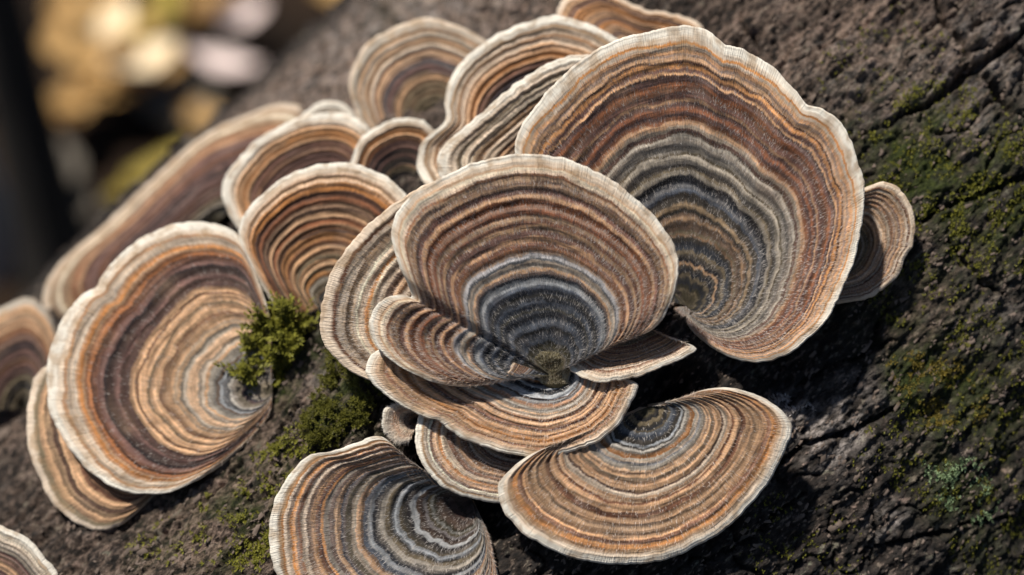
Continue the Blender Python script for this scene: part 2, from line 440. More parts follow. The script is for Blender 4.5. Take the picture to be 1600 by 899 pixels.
GROUP = 'bracket fungus caps growing on the log'
_cap_n = 0
def fungus(label, C, rim, zC, zr, code, res=(150, 240), fuzz=0, p=.8, wave=.10, ridge=.030, thick=.14, zpts=None,
           fuzz_len=.075, rag=1.0, hump=0.0):
    """C: pixel of the attachment; rim: pixels round the edge; zC, zr: heights (cm) of centre and edge plane"""
    global _cap_n; _cap_n += 1; sd = _cap_n * 7
    n, nu = res; n -= n % 10
    st = bands(code, sd)
    rc = spline(rim, nu)
    C = np.asarray(C, float)
    arc = np.r_[0, np.cumsum(np.hypot(*np.diff(rc, axis=0).T))] / 89.0
    # ragged growing edge
    out = rc - C; out /= np.hypot(*out.T)[:, None] + 1e-9
    rag_px = rag * (3.0 * fbm(arc * 1.3, arc * 0 + sd, sd, 3) + 1.3 * perlin(arc * 7, arc * 0 + .3, sd + 3) + .8 * perlin(arc * 16, arc * 0 + .7, sd + 4))
    rc = rc + out * rag_px[:, None]
    sm = smooth1(rc.copy(), int(nu * .9))
    s = np.linspace(0, 1, n + 1)[1:]
    s = 1 - (1 - s) ** 1.08
    S, U = np.meshgrid(s, np.arange(nu), indexing='ij')
    w = (S ** 2.2)[..., None]
    rimb = sm[None] * (1 - w) + rc[None] * w
    XY = C + S[..., None] * (rimb - C)
    # heights
    zrim = zr[0] + zr[1] * (rc[:, 0] - C[0]) / 89 - zr[2] * (rc[:, 1] - C[1]) / 89
    if zpts:
        for (x, y, r, dz) in zpts:
            zrim = zrim + dz * np.exp(-((rc[:, 0] - x) ** 2 + (rc[:, 1] - y) ** 2) / r ** 2)
    dist = np.hypot(*(rc - C).T)
    fac = np.clip(dist / (.62 * np.median(dist)), 0, 1) ** 1.1
    zrim = zC + (zrim - zC) * fac
    zrim = zrim + fac * wave * fbm(arc * .35, arc * 0 + sd * .37, sd + 11, 3)
    zrim = smooth1(zrim, 6)
    Z = zC + (zrim[None] - zC) * S ** p
    Z = Z + hump * 4 * S * (1 - S) - .05 * sstep(.93, 1, S) ** 2
    lum = np.interp(np.linspace(0, 1, 400), [q[0] for q in st], [np.dot(q[1], (.3, .6, .1)) ** .5 for q in st])
    lum = smooth1(lum, 5)
    Sw = S + .03 * perlin(arc[None] * .55, S * 3.0, sd + 21)
    rg = np.interp(np.clip(Sw, 0, 1), np.linspace(0, 1, 400), lum) - lum.mean()
    Z = Z + ridge * fac[None] * 1.9 * rg * (.6 + .6 * perlin(arc[None] * .8, S * 5, sd + 22)) * sstep(0, .15, S)
    Z = Z + ridge * fac[None] * .5 * np.sin(S * 110 + 3 * perlin(arc[None] * .4, S * 2, sd + 23)) * sstep(.05, .3, S) * (1 - sstep(.9, 1, S))
    Z = Z + ridge * fac[None] * .5 * perlin(arc[None] * 2.2, S * 9, sd + 24) * S
    TOP = P(XY[..., 0], XY[..., 1], Z)
    # underside: thin at the rim, reaching down into the bark at the centre
    zl = zlog(*C); zl = zC if zl != zl else min(zl, zC)
    m = n // 10
    sel = np.arange(n - 1, -1, -10)                           # rim ... centre
    s2 = S[sel]; th = thick * (.55 + .9 * (1 - s2)) + (zC - zl + .25) * (1 - s2) ** 3
    UND = TOP[sel] - BACK * th[..., None]
    cen_t = P(C[0], C[1], zC); cen_b = P(C[0], C[1], zl - .3)
    # lip: rounds the edge between the two faces
    o3 = TOP[-1] - TOP[-6]; o3 /= np.linalg.norm(o3, axis=1)[:, None] + 1e-9
    lip1 = TOP[-1] + o3 * thick * .22 - BACK * thick * .16
    lip2 = TOP[-1] + o3 * thick * .22 - BACK * thick * .40
    nt_ = n * nu
    V = np.vstack([TOP.reshape(-1, 3), lip1, lip2, UND.reshape(-1, 3), cen_t[None], cen_b[None]])
    nm = len(sel)
    iT = np.arange(nt_).reshape(n, nu); iL = nt_ + np.arange(2 * nu).reshape(2, nu)
    iU = nt_ + 2 * nu + np.arange(nm * nu).reshape(nm, nu); ct, cb = len(V) - 2, len(V) - 1
    def quads(a, b): return np.stack([a[:-1], a[1:], b[1:], b[:-1]], -1).reshape(-1, 4)
    jm = int(np.searchsorted(s, .945))
    f_cap = np.vstack([quads(iT[j], iT[j + 1]) for j in range(jm)]).tolist() + [(ct, iT[0][i + 1], iT[0][i]) for i in range(nu - 1)]
    f_mar = np.vstack([quads(iT[j], iT[j + 1]) for j in range(jm, n - 1)] + [quads(iT[-1], iL[0]), quads(iL[0], iL[1])]).tolist()
    f_und = np.vstack([quads(iL[1], iU[0])] + [quads(iU[j], iU[j + 1]) for j in range(nm - 1)]).tolist() + [(cb, iU[-1][i], iU[-1][i + 1]) for i in range(nu - 1)]
    for k in (0, nu - 1):                                      # the two side edges
        for q in range(nm - 1):
            a, b = sel[q], sel[q + 1]
            f_und.append([iT[j][k] for j in range(a, b - 1, -1)] + [iU[q + 1][k], iU[q][k]])
        f_und.append([iT[sel[-1]][k]] + [iT[j][k] for j in range(sel[-1] - 1, -1, -1)] + [ct, cb, iU[-1][k]])
        f_und.append([iT[-1][k], iL[0][k], iL[1][k], iU[0][k]])
    flip = np.cross(TOP[n // 2, nu // 2 + 1] - TOP[n // 2, nu // 2], TOP[n // 2 + 1, nu // 2] - TOP[n // 2, nu // 2]) @ BACK < 0
    if flip:
        f_cap, f_mar, f_und = ([list(f)[::-1] for f in g] for g in (f_cap, f_mar, f_und))
    UV = np.vstack([np.stack([np.broadcast_to(arc, (n, nu)), S], -1).reshape(-1, 2), np.stack([arc, arc * 0 + 1], 1), np.stack([arc, arc * 0 + 1], 1),
                    np.stack([np.broadcast_to(arc, (nm, nu)), s2], -1).reshape(-1, 2), [[arc.mean(), 0]], [[arc.mean(), 0]]])
    # one set of normals for cap and margin so that they meet without a seam
    nrm = np.zeros_like(V)
    fa = np.array([f for f in f_cap + f_mar if len(f) == 4])
    fn = np.cross(V[fa[:, 2]] - V[fa[:, 0]], V[fa[:, 3]] - V[fa[:, 1]])
    for k in range(4): np.add.at(nrm, fa[:, k], fn)
    nrm /= np.linalg.norm(nrm, axis=1)[:, None] + 1e-12
    nrm[ct] = nrm[iT[0]].mean(0)
    root = thing('bracket_fungus', label, 'fungus', GROUP)
    base = P(C[0], C[1], zl) * CM
    root.location = Vector(base)
    mat = cap_material('banded_cap', st, sd * 1.7)
    def part(name, faces, mt, nn=True):
        used = np.unique(np.concatenate([np.asarray(f) for f in faces])); mp = np.full(len(V), -1); mp[used] = np.arange(len(used))
        me = make_mesh(name, V[used] - base / CM, [[int(mp[i]) for i in f] for f in faces], mt, True, uv=UV[used], normals=nrm[used] if nn else None)
        return obj(name, me, root)
    part('cap', f_cap, mat); part('margin', f_mar, mat); part('pore_surface', f_und, pore_mat, False)
    if fuzz:
        r = np.random.default_rng(sd)
        sj = np.sqrt(r.uniform(.01, .86, fuzz)); jj = np.clip((sj * (n - 2)).astype(int), 1, n - 2); uu = r.integers(1, nu - 1, fuzz)
        fr = r.uniform(-.5, .5, (fuzz, 2))
        rad = TOP[jj + 1, uu] - TOP[jj - 1, uu]; tan = TOP[jj, uu + 1] - TOP[jj, uu - 1]
        root_p = TOP[jj, uu] + rad * fr[:, :1] * .5 + tan * fr[:, 1:] * .5
        rad /= np.linalg.norm(rad, axis=1)[:, None] + 1e-9; tan /= np.linalg.norm(tan, axis=1)[:, None] + 1e-9
        nn = nrm.reshape(-1, 3)[iT[jj, uu]]
        ln = fuzz_len * r.uniform(.5, 1.4, fuzz)[:, None]
        tipd = rad * .9 + nn * r.uniform(.12, .6, fuzz)[:, None] + tan * r.normal(0, .28, fuzz)[:, None]
        tipd /= np.linalg.norm(tipd, axis=1)[:, None]
        hw = .0042
        tri = np.stack([root_p - tan * hw, root_p + tan * hw, root_p + tipd * ln], 1).reshape(-1, 3)
        uvh = np.repeat(np.stack([arc[uu], s[jj]], 1), 3, 0)
        me = make_mesh('fuzz', tri - base / CM, np.arange(3 * fuzz).reshape(-1, 3), cap_material('cap_fuzz', st, sd * 1.7, hair=True), False, uv=uvh)
        tag(obj('fuzz', me, root), kind='stuff')
    return root

# --- the caps, from the far side of the log to the front
fungus('long purple-brown cap lying along the far edge of the log', (335, 350),
       [(130, 520), (85, 510), (66, 470), (80, 430), (115, 392), (165, 350), (215, 302), (270, 250), (330, 205), (385, 180), (440, 165), (475, 172), (490, 200)],
       -4.7, (-5.6, .15, -.2), 'V3 K2 G2 M2 P3 B1 P3 K2 P2 B2 P2 B1 T1 R1 T1 E1 C1 E1 C1', (80, 150), thick=.2, wave=.2, hump=.75)
fungus('dull brown cap beyond the big cream-edged cap, beside the long far cap', (40, 640),
       [(-90, 640), (-70, 560), (-30, 500), (10, 478), (45, 468), (72, 488), (90, 530), (95, 590), (80, 640)],
       -4.4, (-3.8, .1, -.2), 'V3 M3 K2 M3 P3 B2 P3 K2 P2 R2 T2 E2 T2 G2', (80, 130), thick=.2, hump=.3)
fungus('tiny pale cap peeping out behind the cream-edged brown cap', (518, 250),
       [(455, 225), (462, 195), (480, 174), (505, 163), (532, 164), (552, 180), (562, 210)],
       -4.4, (-4.0, 0, 0), 'V3 K2 P2 B2 P2 T2 C2 W2', (60, 90))
fungus('rounded grey-green cap with a violet ring and a pale grey rim', (690, 205),
       [(600, 235), (574, 205), (553, 165), (547, 128), (560, 92), (590, 57), (630, 38), (672, 32), (712, 42), (748, 58), (785, 85), (810, 130)],
       -3.8, (-3.4, .05, -.10), 'V3 K3 V3 M4 V1 M4 E3 M2 E2 T3 E1 P3 S2 P1 T4 P1 C2 T3 G2 T2 G3 C1', (90, 150), p=.9)
fungus('crumpled orange and tan cap behind the largest cap', (985, 75),
       [(870, 70), (872, 25), (890, -8), (930, -18), (960, -5), (985, 8), (1012, 16), (1045, 22), (1080, 32), (1100, 50), (1105, 75)],
       -2.8, (-2.5, .05, -.1), 'V2 M2 T2 P2 T3 O2 P2 T3 O3 P2 T3 C1', (80, 130), wave=.35, rag=2)
fungus('cream-edged purple-brown cap overlapped by the orange-brown striped cap', (500, 335),
       [(385, 372), (362, 342), (349, 305), (358, 272), (385, 237), (425, 206), (470, 186), (515, 177), (550, 183), (573, 200), (576, 222), (562, 245), (545, 262)],
       -3.3, (-2.7, .10, -.12), 'V3 K2 M3 T1 K2 B2 P3 K2 P4 B1 P3 T1 O2 T2 C2 W2', (100, 170), wave=.08)
fungus('small round dark-centred cap wedged between its larger neighbours', (632, 305),
       [(556, 290), (549, 258), (562, 224), (590, 199), (625, 187), (658, 191), (682, 210), (700, 245), (702, 280)],
       -2.8, (-2.3, .05, -.05), 'V3 K3 M2 K3 M2 T1 K3 P2 K2 P4 B1 T2 O2 T1 C2 W1', (90, 140))
fungus('two-lobed cap with an orange rim and broad charcoal-violet bands', (850, 225),
       [(700, 300), (668, 292), (655, 268), (656, 240), (670, 214), (694, 194), (699, 182), (696, 160), (706, 126), (730, 92), (770, 60), (815, 39), (865, 27), (905, 33), (940, 50), (975, 78), (985, 130)],
       -2.4, (-1.6, .04, -.16), 'V3 K3 M2 O1 K2 P2 O2 T1 K3 P1 K3 P2 K2 P2 O3 T2 C2 O1 C2 E1 W2', (110, 190), wave=.10, zpts=[(660, 250, 40, -.25)])
fungus('narrow cream cap with olive spots along its rim', (905, 265),
       [(745, 305), (705, 292), (686, 265), (690, 238), (712, 212), (745, 185), (785, 152), (822, 122), (855, 101), (890, 90), (930, 90), (975, 110)],
       -1.8, (-.75, .1, -.12), 'V3 M2 K2 P2 B2 T3 P1 B3 P2 T3 P1 C3 T2 E1 C3 M1 C3 W2', (110, 190), fuzz=2500, wave=.06)
fungus('orange-brown striped cap with dark chocolate bands and a cream rim', (512, 480),
       [(470, 515), (440, 492), (415, 455), (391, 410), (374, 368), (384, 335), (415, 302), (455, 275), (498, 260), (540, 257), (582, 267), (615, 287), (640, 320), (650, 370)],
       -1.9, (-1.15, .08, -.10), 'V2 K3 S1 M3 G2 O2 M2 T3 M2 T3 B2 O3 D2 T1 R2 B1 T2 D3 B1 R1 D2 O3 T3 C2 W1', (120, 200), wave=.08)
fungus('thin cap tucked below the big cream-edged cap above the brown bark', (330, 640),
       [(90, 560), (58, 590), (43, 640), (45, 690), (62, 745), (95, 797), (140, 826), (185, 821), (225, 790), (265, 750), (330, 715)],
       -1.5, (-1.40, .1, -.28), 'V3 K2 B3 R2 D2 R2 B2 P2 D2 R1 D2 T1 B2 T2 D1 E1 T1 M1 C1', (90, 160), hump=.12)
fungus('big fan-shaped cap with a bright cream and orange edge beside the mossy hollow', (425, 612),
       [(424, 640), (416, 657), (396, 682), (370, 706), (338, 732), (298, 756), (255, 770), (210, 770), (165, 753), (124, 718), (93, 672), (76, 622), (76, 568), (92, 512), (118, 474), (140, 455), (153, 450), (158, 440), (175, 412), (210, 382), (252, 360), (300, 348), (345, 354), (375, 372), (398, 425), (416, 475), (424, 510), (424, 560)],
       -1.1, (-.85, .14, -.26), 'V3 M2 G2 S1 P1 M2 G2 S2 L1 K1 G3 T1 G2 T3 G2 E2 T3 B1 T3 M1 T3 B1 T2 P1 D2 P2 D2 K1 P2 B2 R2 T1 O2 C3 O1 C2 W2', (150, 280), fuzz=3000, wave=.08, p=.85)
fungus('pink-grey cap low on the log below the thin tucked cap', (-20, 960),
       [(-120, 900), (-70, 840), (-20, 822), (15, 833), (45, 848), (72, 876), (88, 900), (100, 960)],
       -1.0, (-.35, .0, -.1), 'V2 M2 P3 G2 P2 T2 P2 G2 C1 G1 W1', (80, 130))
fungus('small ear-shaped cap half hidden behind the largest cap against bare bark', (1300, 400),
       [(1330, 300), (1352, 294), (1380, 286), (1404, 296), (1422, 322), (1429, 352), (1424, 382), (1412, 404), (1402, 434), (1366, 460), (1330, 471), (1300, 473), (1275, 468)],
       -.75, (-.15, .05, 0), 'V3 D2 K2 M1 T1 K1 M2 C1 M2 E2 T2 B1 C1 T2 C1 B2 T1 P1 T2 C1 B1 C2', (110, 180), fuzz=2500, thick=.10)
fungus('largest cap, wide and dish-shaped, with a black and olive striped centre', (1074, 478),
       [(900, 440), (850, 360), (818, 290), (807, 238), (818, 198), (850, 152), (892, 110), (940, 76), (1000, 54), (1060, 44), (1100, 48), (1122, 62), (1134, 72), (1160, 79), (1204, 106), (1242, 142), (1258, 165), (1284, 171), (1312, 193), (1336, 240), (1347, 292), (1345, 350), (1335, 402), (1314, 455), (1280, 510), (1232, 550), (1180, 565), (1130, 552), (1092, 526), (1068, 498), (1054, 480)],
       -.35, (.85, .04, -.08), 'V6 M1 V2 K3 M2 K4 T1 K4 M2 S1 K4 T1 M1 K4 T1 K3 M2 K4 S3 K4 G2 M1 K3 G3 M1 G2 K2 G3 B1 P1 G2 T2 B2 P2 R2 P2 T1 P3 B2 R2 P3 T1 P2 O2 B1 T2 P1 O2 C2 O1 C2 W3',
       (200, 420), fuzz=16000, wave=.10, p=1.15, ridge=.024, zpts=[(1250, 165, 50, .08), (1128, 70, 25, .06), (1060, 490, 40, -.4)])
fungus('shaggy pinkish knob of a young cap between moss and striped caps', (655, 655),
       [(640, 690), (612, 690), (600, 670), (602, 645), (618, 632), (645, 628)],
       -.1, (.40, 0, 0), 'P2 T2 P2 C2 T2 C2 W2', (50, 90), fuzz=2600, fuzz_len=.11, rag=2, hump=.12)
fungus('shaded side cap with ragged bands beneath the scalloped cap', (822, 672),
       [(690, 640), (662, 646), (652, 670), (652, 700), (666, 732), (696, 760), (740, 778), (790, 785), (830, 790)],
       -.0, (.45, -.03, -.05), 'V3 D3 M2 D2 E2 D2 G2 B2 T1 G1 B2 T2 P2 C2 O1 T2 P1 C2 E1 W1', (110, 200), fuzz=4000)
fungus('broad smooth tan fan with a dark slate centre above dark bark', (1012, 636),
       [(880, 690), (835, 708), (805, 728), (783, 752), (780, 772), (792, 802), (830, 840), (885, 866), (945, 879), (1010, 878), (1080, 856), (1148, 812), (1196, 755), (1226, 700), (1236, 672), (1228, 652), (1205, 630), (1170, 614), (1130, 607), (1095, 611), (1070, 622), (1055, 632)],
       .30, (.85, .02, -.02), 'V4 K2 M2 K2 M1 S2 K3 L1 K1 G2 O2 G2 S1 G2 T3 E2 T3 P1 G2 T2 B1 T3 B2 T3 E2 T4 P2 O2 T2 C2 W2', (160, 340), fuzz=3000, wave=.07, p=.9, rag=.8, hump=.08)
fungus('thick grey-striped fan standing alone below the moss mound', (738, 782),
       [(765, 838), (772, 870), (779, 930), (745, 990), (650, 1024), (545, 1005), (470, 955), (436, 900), (423, 850), (426, 800), (450, 750), (484, 714), (520, 706), (560, 693), (594, 684), (613, 696), (622, 722), (634, 745), (660, 757), (690, 765)],
       -.20, (.90, .02, -.03), 'D8 D6 V4 D4 L2 K3 M1 L2 K2 M2 G2 K3 L2 S2 K1 T2 G2 M2 S2 T2 P2 G2 O1 P2 T2 B2 C2 P2 O2 C3 O1 E1 W2', (150, 300), fuzz=9000, wave=.08, p=.62, hump=.04)  # dark brown and olive inner zones also paint in the shade of the hollow
fungus('cream-banded cap showing behind the double-lobed front cap, over the moss', (800, 520),
       [(740, 285), (690, 285), (650, 298), (606, 330), (560, 370), (526, 415), (508, 460), (503, 505), (514, 545), (540, 573), (575, 592), (620, 610), (680, 610)],
       -.3, (.55, .0, .03), 'K4 S2 V2 G2 M2 T2 P2 T2 C3 P2 T1 R1 C3 T2 P2 C3 O1 C3 E2 C2 B1 C2', (130, 240), fuzz=8000, wave=.06)
fungus('scalloped cap with white and slate rings below the double-lobed front cap', (860, 575),
       [(690, 520), (620, 540), (582, 555), (575, 580), (592, 606), (628, 633), (664, 650), (688, 658), (706, 672), (745, 693), (800, 708), (858, 712), (915, 698), (958, 668), (984, 630), (992, 602), (982, 594), (950, 585)],
       .05, (.72, .0, -.02), 'V2 M1 G2 K2 L2 O1 K2 L2 K3 L3 K1 L2 O2 G3 T1 C2 B2 T4 P2 T4 O2 T3 P1 T2 C2 W1', (140, 300), fuzz=4000, wave=.05, p=.75)
fungus('narrow tilted shelf of a cap beside the stalk of the double-lobed front cap', (985, 500),
       [(890, 548), (884, 564), (896, 583), (935, 595), (985, 590), (1035, 573), (1068, 557), (1086, 545), (1076, 537), (1050, 530)],
       -.25, (.80, -.05, -.08), 'K3 V2 M2 V2 D2 M3 B2 T2 P1 T3 D1 T3 C1 R1 C3 W2', (90, 180), fuzz=2500, thick=.10, zpts=[(887, 560, 55, -.45)])
front = fungus('double-lobed front cap, velvety brown with blue-black rings round an olive centre', (862, 588),
       [(801, 566), (796, 579), (786, 591), (762, 600), (722, 604), (676, 596), (630, 576), (598, 548), (580, 516), (582, 486), (600, 468), (628, 462), (646, 466), (640, 448), (624, 415), (613, 372), (622, 335), (650, 303), (700, 275), (760, 252), (820, 243), (878, 249), (930, 270), (982, 302), (1030, 350), (1053, 388), (1057, 430), (1046, 478), (1024, 511), (990, 527), (955, 525), (928, 520), (912, 536), (890, 556)],
       .40, (1.22, .03, .05), 'V10 M1 V4 S2 K4 S4 K3 V1 S3 K5 S2 L3 K1 P2 T1 G3 K1 L2 T1 R2 B2 T2 P3 T2 B2 E2 R2 P2 R3 T2 P2 B1 T2 P1 T2 R1 C3 T1 C2 W1',
       (200, 440), fuzz=18000, wave=.07, p=.72, ridge=.026, thick=.12, zpts=[(590, 530, 80, -.22), (720, 604, 80, -.25), (646, 466, 22, -.15), (625, 420, 40, .10), (1000, 525, 60, -.22)])

# the short olive stalk under the front cap
n_s, n_a = 26, 40
fs = np.linspace(0, 1, n_s); an = np.linspace(0, 2 * math.pi, n_a, endpoint=False)
FS, AN = np.meshgrid(fs, an, indexing='ij')
axis = P(858 + 10 * fs, 545 + 62 * fs, .52 - .25 * fs)
rs = .50 - .62 * fs + .34 * fs ** 2
rs = rs * np.clip((1.02 - fs) * 8, .05, 1) ** .5 * np.clip((fs + .01) * 4, .05, 1) ** .5
RS = rs[:, None] * (1 + .22 * fbm(np.cos(AN) * 1.5 + 3, np.sin(AN) * 1.5 + FS * 3, 131, 3))
sv = axis[:, None] + (RS * np.cos(AN))[..., None] * RIGHT + (RS * np.sin(AN) * .45)[..., None] * BACK
si = np.arange(n_s * n_a).reshape(n_s, n_a)
sf = np.stack([si[:-1], si[1:], np.roll(si[1:], -1, 1), np.roll(si[:-1], -1, 1)], -1).reshape(-1, 4)
stm, N, K, bs = new_mat('olive_stalk', .9, .15)
tc = N.new('ShaderNodeTexCoord')
K.new(mix_c(N, K, noise_n(N, K, tc.outputs['Object'], 900, 4, .7), (.028, .022, .010), (.20, .17, .10)), bs.inputs['Base Color'])
bp = N.new('ShaderNodeBump'); bp.inputs['Distance'].default_value = .0008
K.new(noise_n(N, K, tc.outputs['Object'], 1500, 3), bp.inputs['Height']); K.new(bp.outputs[0], bs.inputs['Normal'])
fb = np.array(front.location) / CM
stk = obj('stalk', make_mesh('stalk', sv.reshape(-1, 3) - fb, sf, stm), front)
r = np.random.default_rng(5); k = 2600
qi = r.integers(1, n_s - 3, k); qa = r.integers(0, n_a, k)
rt = sv[qi, qa]; od = rt - axis[qi]; od /= np.linalg.norm(od, axis=1)[:, None] + 1e-9
td = od * .7 + UP * .8 + r.normal(0, .35, (k, 3)); td /= np.linalg.norm(td, axis=1)[:, None]
sdv = np.cross(td, BACK); sdv /= np.linalg.norm(sdv, axis=1)[:, None] + 1e-9
tri_h = np.stack([rt - sdv * .004, rt + sdv * .004, rt + td * r.uniform(.04, .1, (k, 1))], 1).reshape(-1, 3)
hm, N, K, bs = new_mat('stalk_fuzz', .8, .2); bs.inputs['Base Color'].default_value = (.42, .37, .26, 1)
tag(obj('stalk_fuzz', make_mesh('stalk_fuzz', tri_h - fb, np.arange(3 * k).reshape(-1, 3), hm, False), stk), kind='stuff')

# ------------------------------------------------------------------ moss, lichen and bark crumbs on the log
def leaf_mat(name, a, b, sub=.15):
    m, N, K, bs = new_mat(name, .6, .3)
    tc = N.new('ShaderNodeTexCoord'); K.new(mix_c(N, K, noise_n(N, K, tc.outputs['Object'], 900, 2), a, b), bs.inputs['Base Color'])
    bs.inputs['Subsurface Weight'].default_value = 0
    return m
moss_green = leaf_mat('moss_green', (.045, .058, .007), (.30, .28, .035))
moss_shaded = leaf_mat('moss_shaded', (.018, .024, .004), (.17, .16, .020))  # greens lowered to stand for the shadow of the caps above
moss_yellow = leaf_mat('moss_yellow', (.05, .045, .008), (.30, .22, .035))
lichen_green = leaf_mat('lichen_green', (.10, .17, .07), (.34, .44, .24))

def frame(n):
    h = np.where(np.abs(n[:, :1]) < .8, np.array([[1., 0, 0]]), np.array([[0, 1., 0]]))
    a = np.cross(n, h); a /= np.linalg.norm(a, axis=1)[:, None]
    return a, np.cross(n, a)

def shoots(base, nrm, length, leaf, per, seed, spread=.5):
    """little moss shoots: a curved axis set with pointed leaflets (two triangles each)"""
    r = np.random.default_rng(seed); n = len(base)
    a, b = frame(nrm)
    th = r.uniform(0, 2 * math.pi, n)[:, None]; k = r.uniform(0, spread, n)[:, None]
    d = nrm + (a * np.cos(th) + b * np.sin(th)) * k; d /= np.linalg.norm(d, axis=1)[:, None]
    ln = length * r.uniform(.5, 1.25, n)[:, None]
    V = []
    a, b = frame(d)
    for j in range(per):
        f = (j + .5) / per
        c = base + d * ln * f
        ph = j * 2.4 + r.uniform(0, .7, n); ph = ph[:, None]
        o = a * np.cos(ph) + b * np.sin(ph)
        up = d * (.45 + .9 * f) + o; up /= np.linalg.norm(up, axis=1)[:, None]
        sd = np.cross(up, d); sd /= np.linalg.norm(sd, axis=1)[:, None] + 1e-9
        l = leaf * r.uniform(.7, 1.3, n)[:, None] * (1.1 - .45 * f)
        V.append(np.stack([c, c + up * l * .45 + sd * l * .2, c + up * l, c + up * l * .45 - sd * l * .2], 1))
    V = np.concatenate(V, 0)
    return V.reshape(-1, 3), np.arange(len(V) * 4).reshape(-1, 4)

def moss_patch(name, label, cat, spots, count, length, leaf, per, mat, seed, mound=0., spread=.6, by_mask=0.):
    r = np.random.default_rng(seed); px = []; py = []; mh = []
    tot = sum(s[3] for s in spots)
    for x, y, rad, wgt in spots:
        k = int(count * wgt / tot); q = rad * np.sqrt(r.uniform(0, 1, k)) * 89; an = r.uniform(0, 2 * math.pi, k)
        dx, dy = q * np.cos(an), q * np.sin(an) * .9
        if by_mask:
            keep = (fbm((x + dx) / 40, (y + dy) / 40, seed + 5, 3) + by_mask > r.uniform(0, 1, k) * 1.0)
            dx, dy, q = dx[keep], dy[keep], q[keep]
        px += list(x + dx); py += list(y + dy); mh += list(mound * np.clip(1 - (q / (rad * 89)) ** 2, 0, 1))
    px = np.array(px); py = np.array(py); mh = np.array(mh)
    ok = ~np.isnan(hit_log(px, py)[2]); px, py, mh = px[ok], py[ok], mh[ok]
    b, n, _ = log_points(px, py, 0.)
    lump = mh * (1 + .5 * fbm(px / 30, py / 30, seed + 9, 3))
    v, f = shoots(b + n * lump[:, None], n, length, leaf, per, seed, spread)
    o = obj(name, make_mesh(name, v, f, mat, False))
    tag(o, label, cat, kind='stuff'); return o

moss_patch('moss_mound', 'dense dark green moss mound, toned darker for cap shade, below the cream-banded cap', 'moss', [(545, 640, .60, 1), (515, 675, .42, .5), (575, 605, .5, .7), (530, 590, .35, .4)], 3600, .17, .07, 9, moss_shaded, 3, mound=.20, by_mask=.22)
moss_patch('moss_tuft', 'feathery bright green moss tuft at the foot of the big fan-shaped cap', 'moss', [(445, 545, .34, 1), (420, 570, .30, .6), (465, 520, .26, .5), (400, 600, .22, .25)], 230, .45, .15, 16, moss_green, 4, mound=.75, spread=1.3)
moss_patch('moss_patch', 'yellow-olive moss patch on the dark bark beyond the broad tan fan', 'moss', [(1460, 610, .75, 1), (1430, 580, .5, .5), (1500, 640, .5, .4)], 1700, .05, .06, 4, moss_yellow, 5, spread=1.4, by_mask=.25)
moss_patch('lichen_patch', 'pale green leafy lichen patch on dark bark', 'lichen', [(1500, 755, .55, 1), (1470, 720, .4, .3), (1530, 790, .4, .3)], 800, .04, .065, 4, lichen_green, 6, spread=1.4, by_mask=.25)
moss_patch('moss_film', 'thin dark green moss scattered over the bark beside the largest cap', 'moss', [(1480, 250, 1.5, 1), (1570, 330, 1.3, .8), (1340, 320, 1.0, .4), (1440, 420, 1.2, .35), (1570, 560, 1.1, .4), (1420, 720, 1.0, .25), (1560, 840, 1.0, .35), (1250, 860, 1.2, .2), (1400, 120, 1.4, .2), (1500, 700, 1.4, .4)], 16000, .035, .05, 4, moss_green, 8, spread=1.3, by_mask=.25)
moss_patch('moss_film', 'thin green moss on the brown bark below the big fan-shaped cap', 'moss', [(375, 820, .9, 1), (430, 750, .6, .6), (260, 870, .8, .25), (460, 690, .5, .3), (395, 880, .6, .5)], 2600, .07, .07, 5, moss_green, 9, spread=1.2, by_mask=.25)

crust = leaf_mat('pale_crust', (.30, .27, .26), (.72, .68, .66))
moss_patch('crust_patch', 'whitish crust on the bark touching the rim of the broad tan fan', 'lichen', [(1243, 655, .22, 1), (1225, 630, .2, .5), (1262, 640, .15, .5)], 700, .02, .07, 3, crust, 15, spread=1.5, by_mask=.3)
# bark crumbs: small uneven chips
crumb_mat, N, K, bs = new_mat('bark_crumbs', .85, .3)
tc = N.new('ShaderNodeTexCoord'); nf = noise_n(N, K, tc.outputs['Object'], 300, 2)
K.new(mix_c(N, K, nf, (.012, .010, .009), (.30, .23, .185)), bs.inputs['Base Color'])
r = np.random.default_rng(12); k = 22000
px = r.uniform(-40, 1640, k); py = r.uniform(-20, 930, k)
ok = (~np.isnan(hit_log(px, py)[2])) & (fbm(px / 60, py / 60, 91, 3) + .35 > r.uniform(0, 1, k))
px, py = px[ok], py[ok]; b, n, _ = log_points(px, py, .0)
a, c2 = frame(n); th = r.uniform(0, 6.28, len(b))[:, None] * .0
ga = AX[None] + r.normal(0, .35, (len(b), 3)); ga -= n * (ga * n).sum(1)[:, None]; ga /= np.linalg.norm(ga, axis=1)[:, None]
gb = np.cross(n, ga); sz = .024 * r.lognormal(0, .45, len(b))[:, None]
cor = []
for x, y, h in ((-1.3, -.5, -.2), (1.2, -.6, -.2), (1.4, .5, -.2), (-1.1, .6, -.2), (-.5, -.2, .5), (.7, .1, .55)):
    cor.append(b + (ga * (x + r.normal(0, .25, (len(b), 1))) + gb * (y + r.normal(0, .2, (len(b), 1))) + n * (h + r.normal(0, .15, (len(b), 1)))) * sz)
cv = np.stack(cor, 1).reshape(-1, 3); o6 = np.arange(len(b))[:, None] * 6
tri = np.array([(0, 1, 4), (1, 5, 4), (1, 2, 5), (2, 3, 5), (3, 4, 5), (3, 0, 4)])
tag(obj('bark_crumbs', make_mesh('bark_crumbs', cv, (o6[:, None] + tri[None]).reshape(-1, 3), crumb_mat, False), log), kind='stuff')

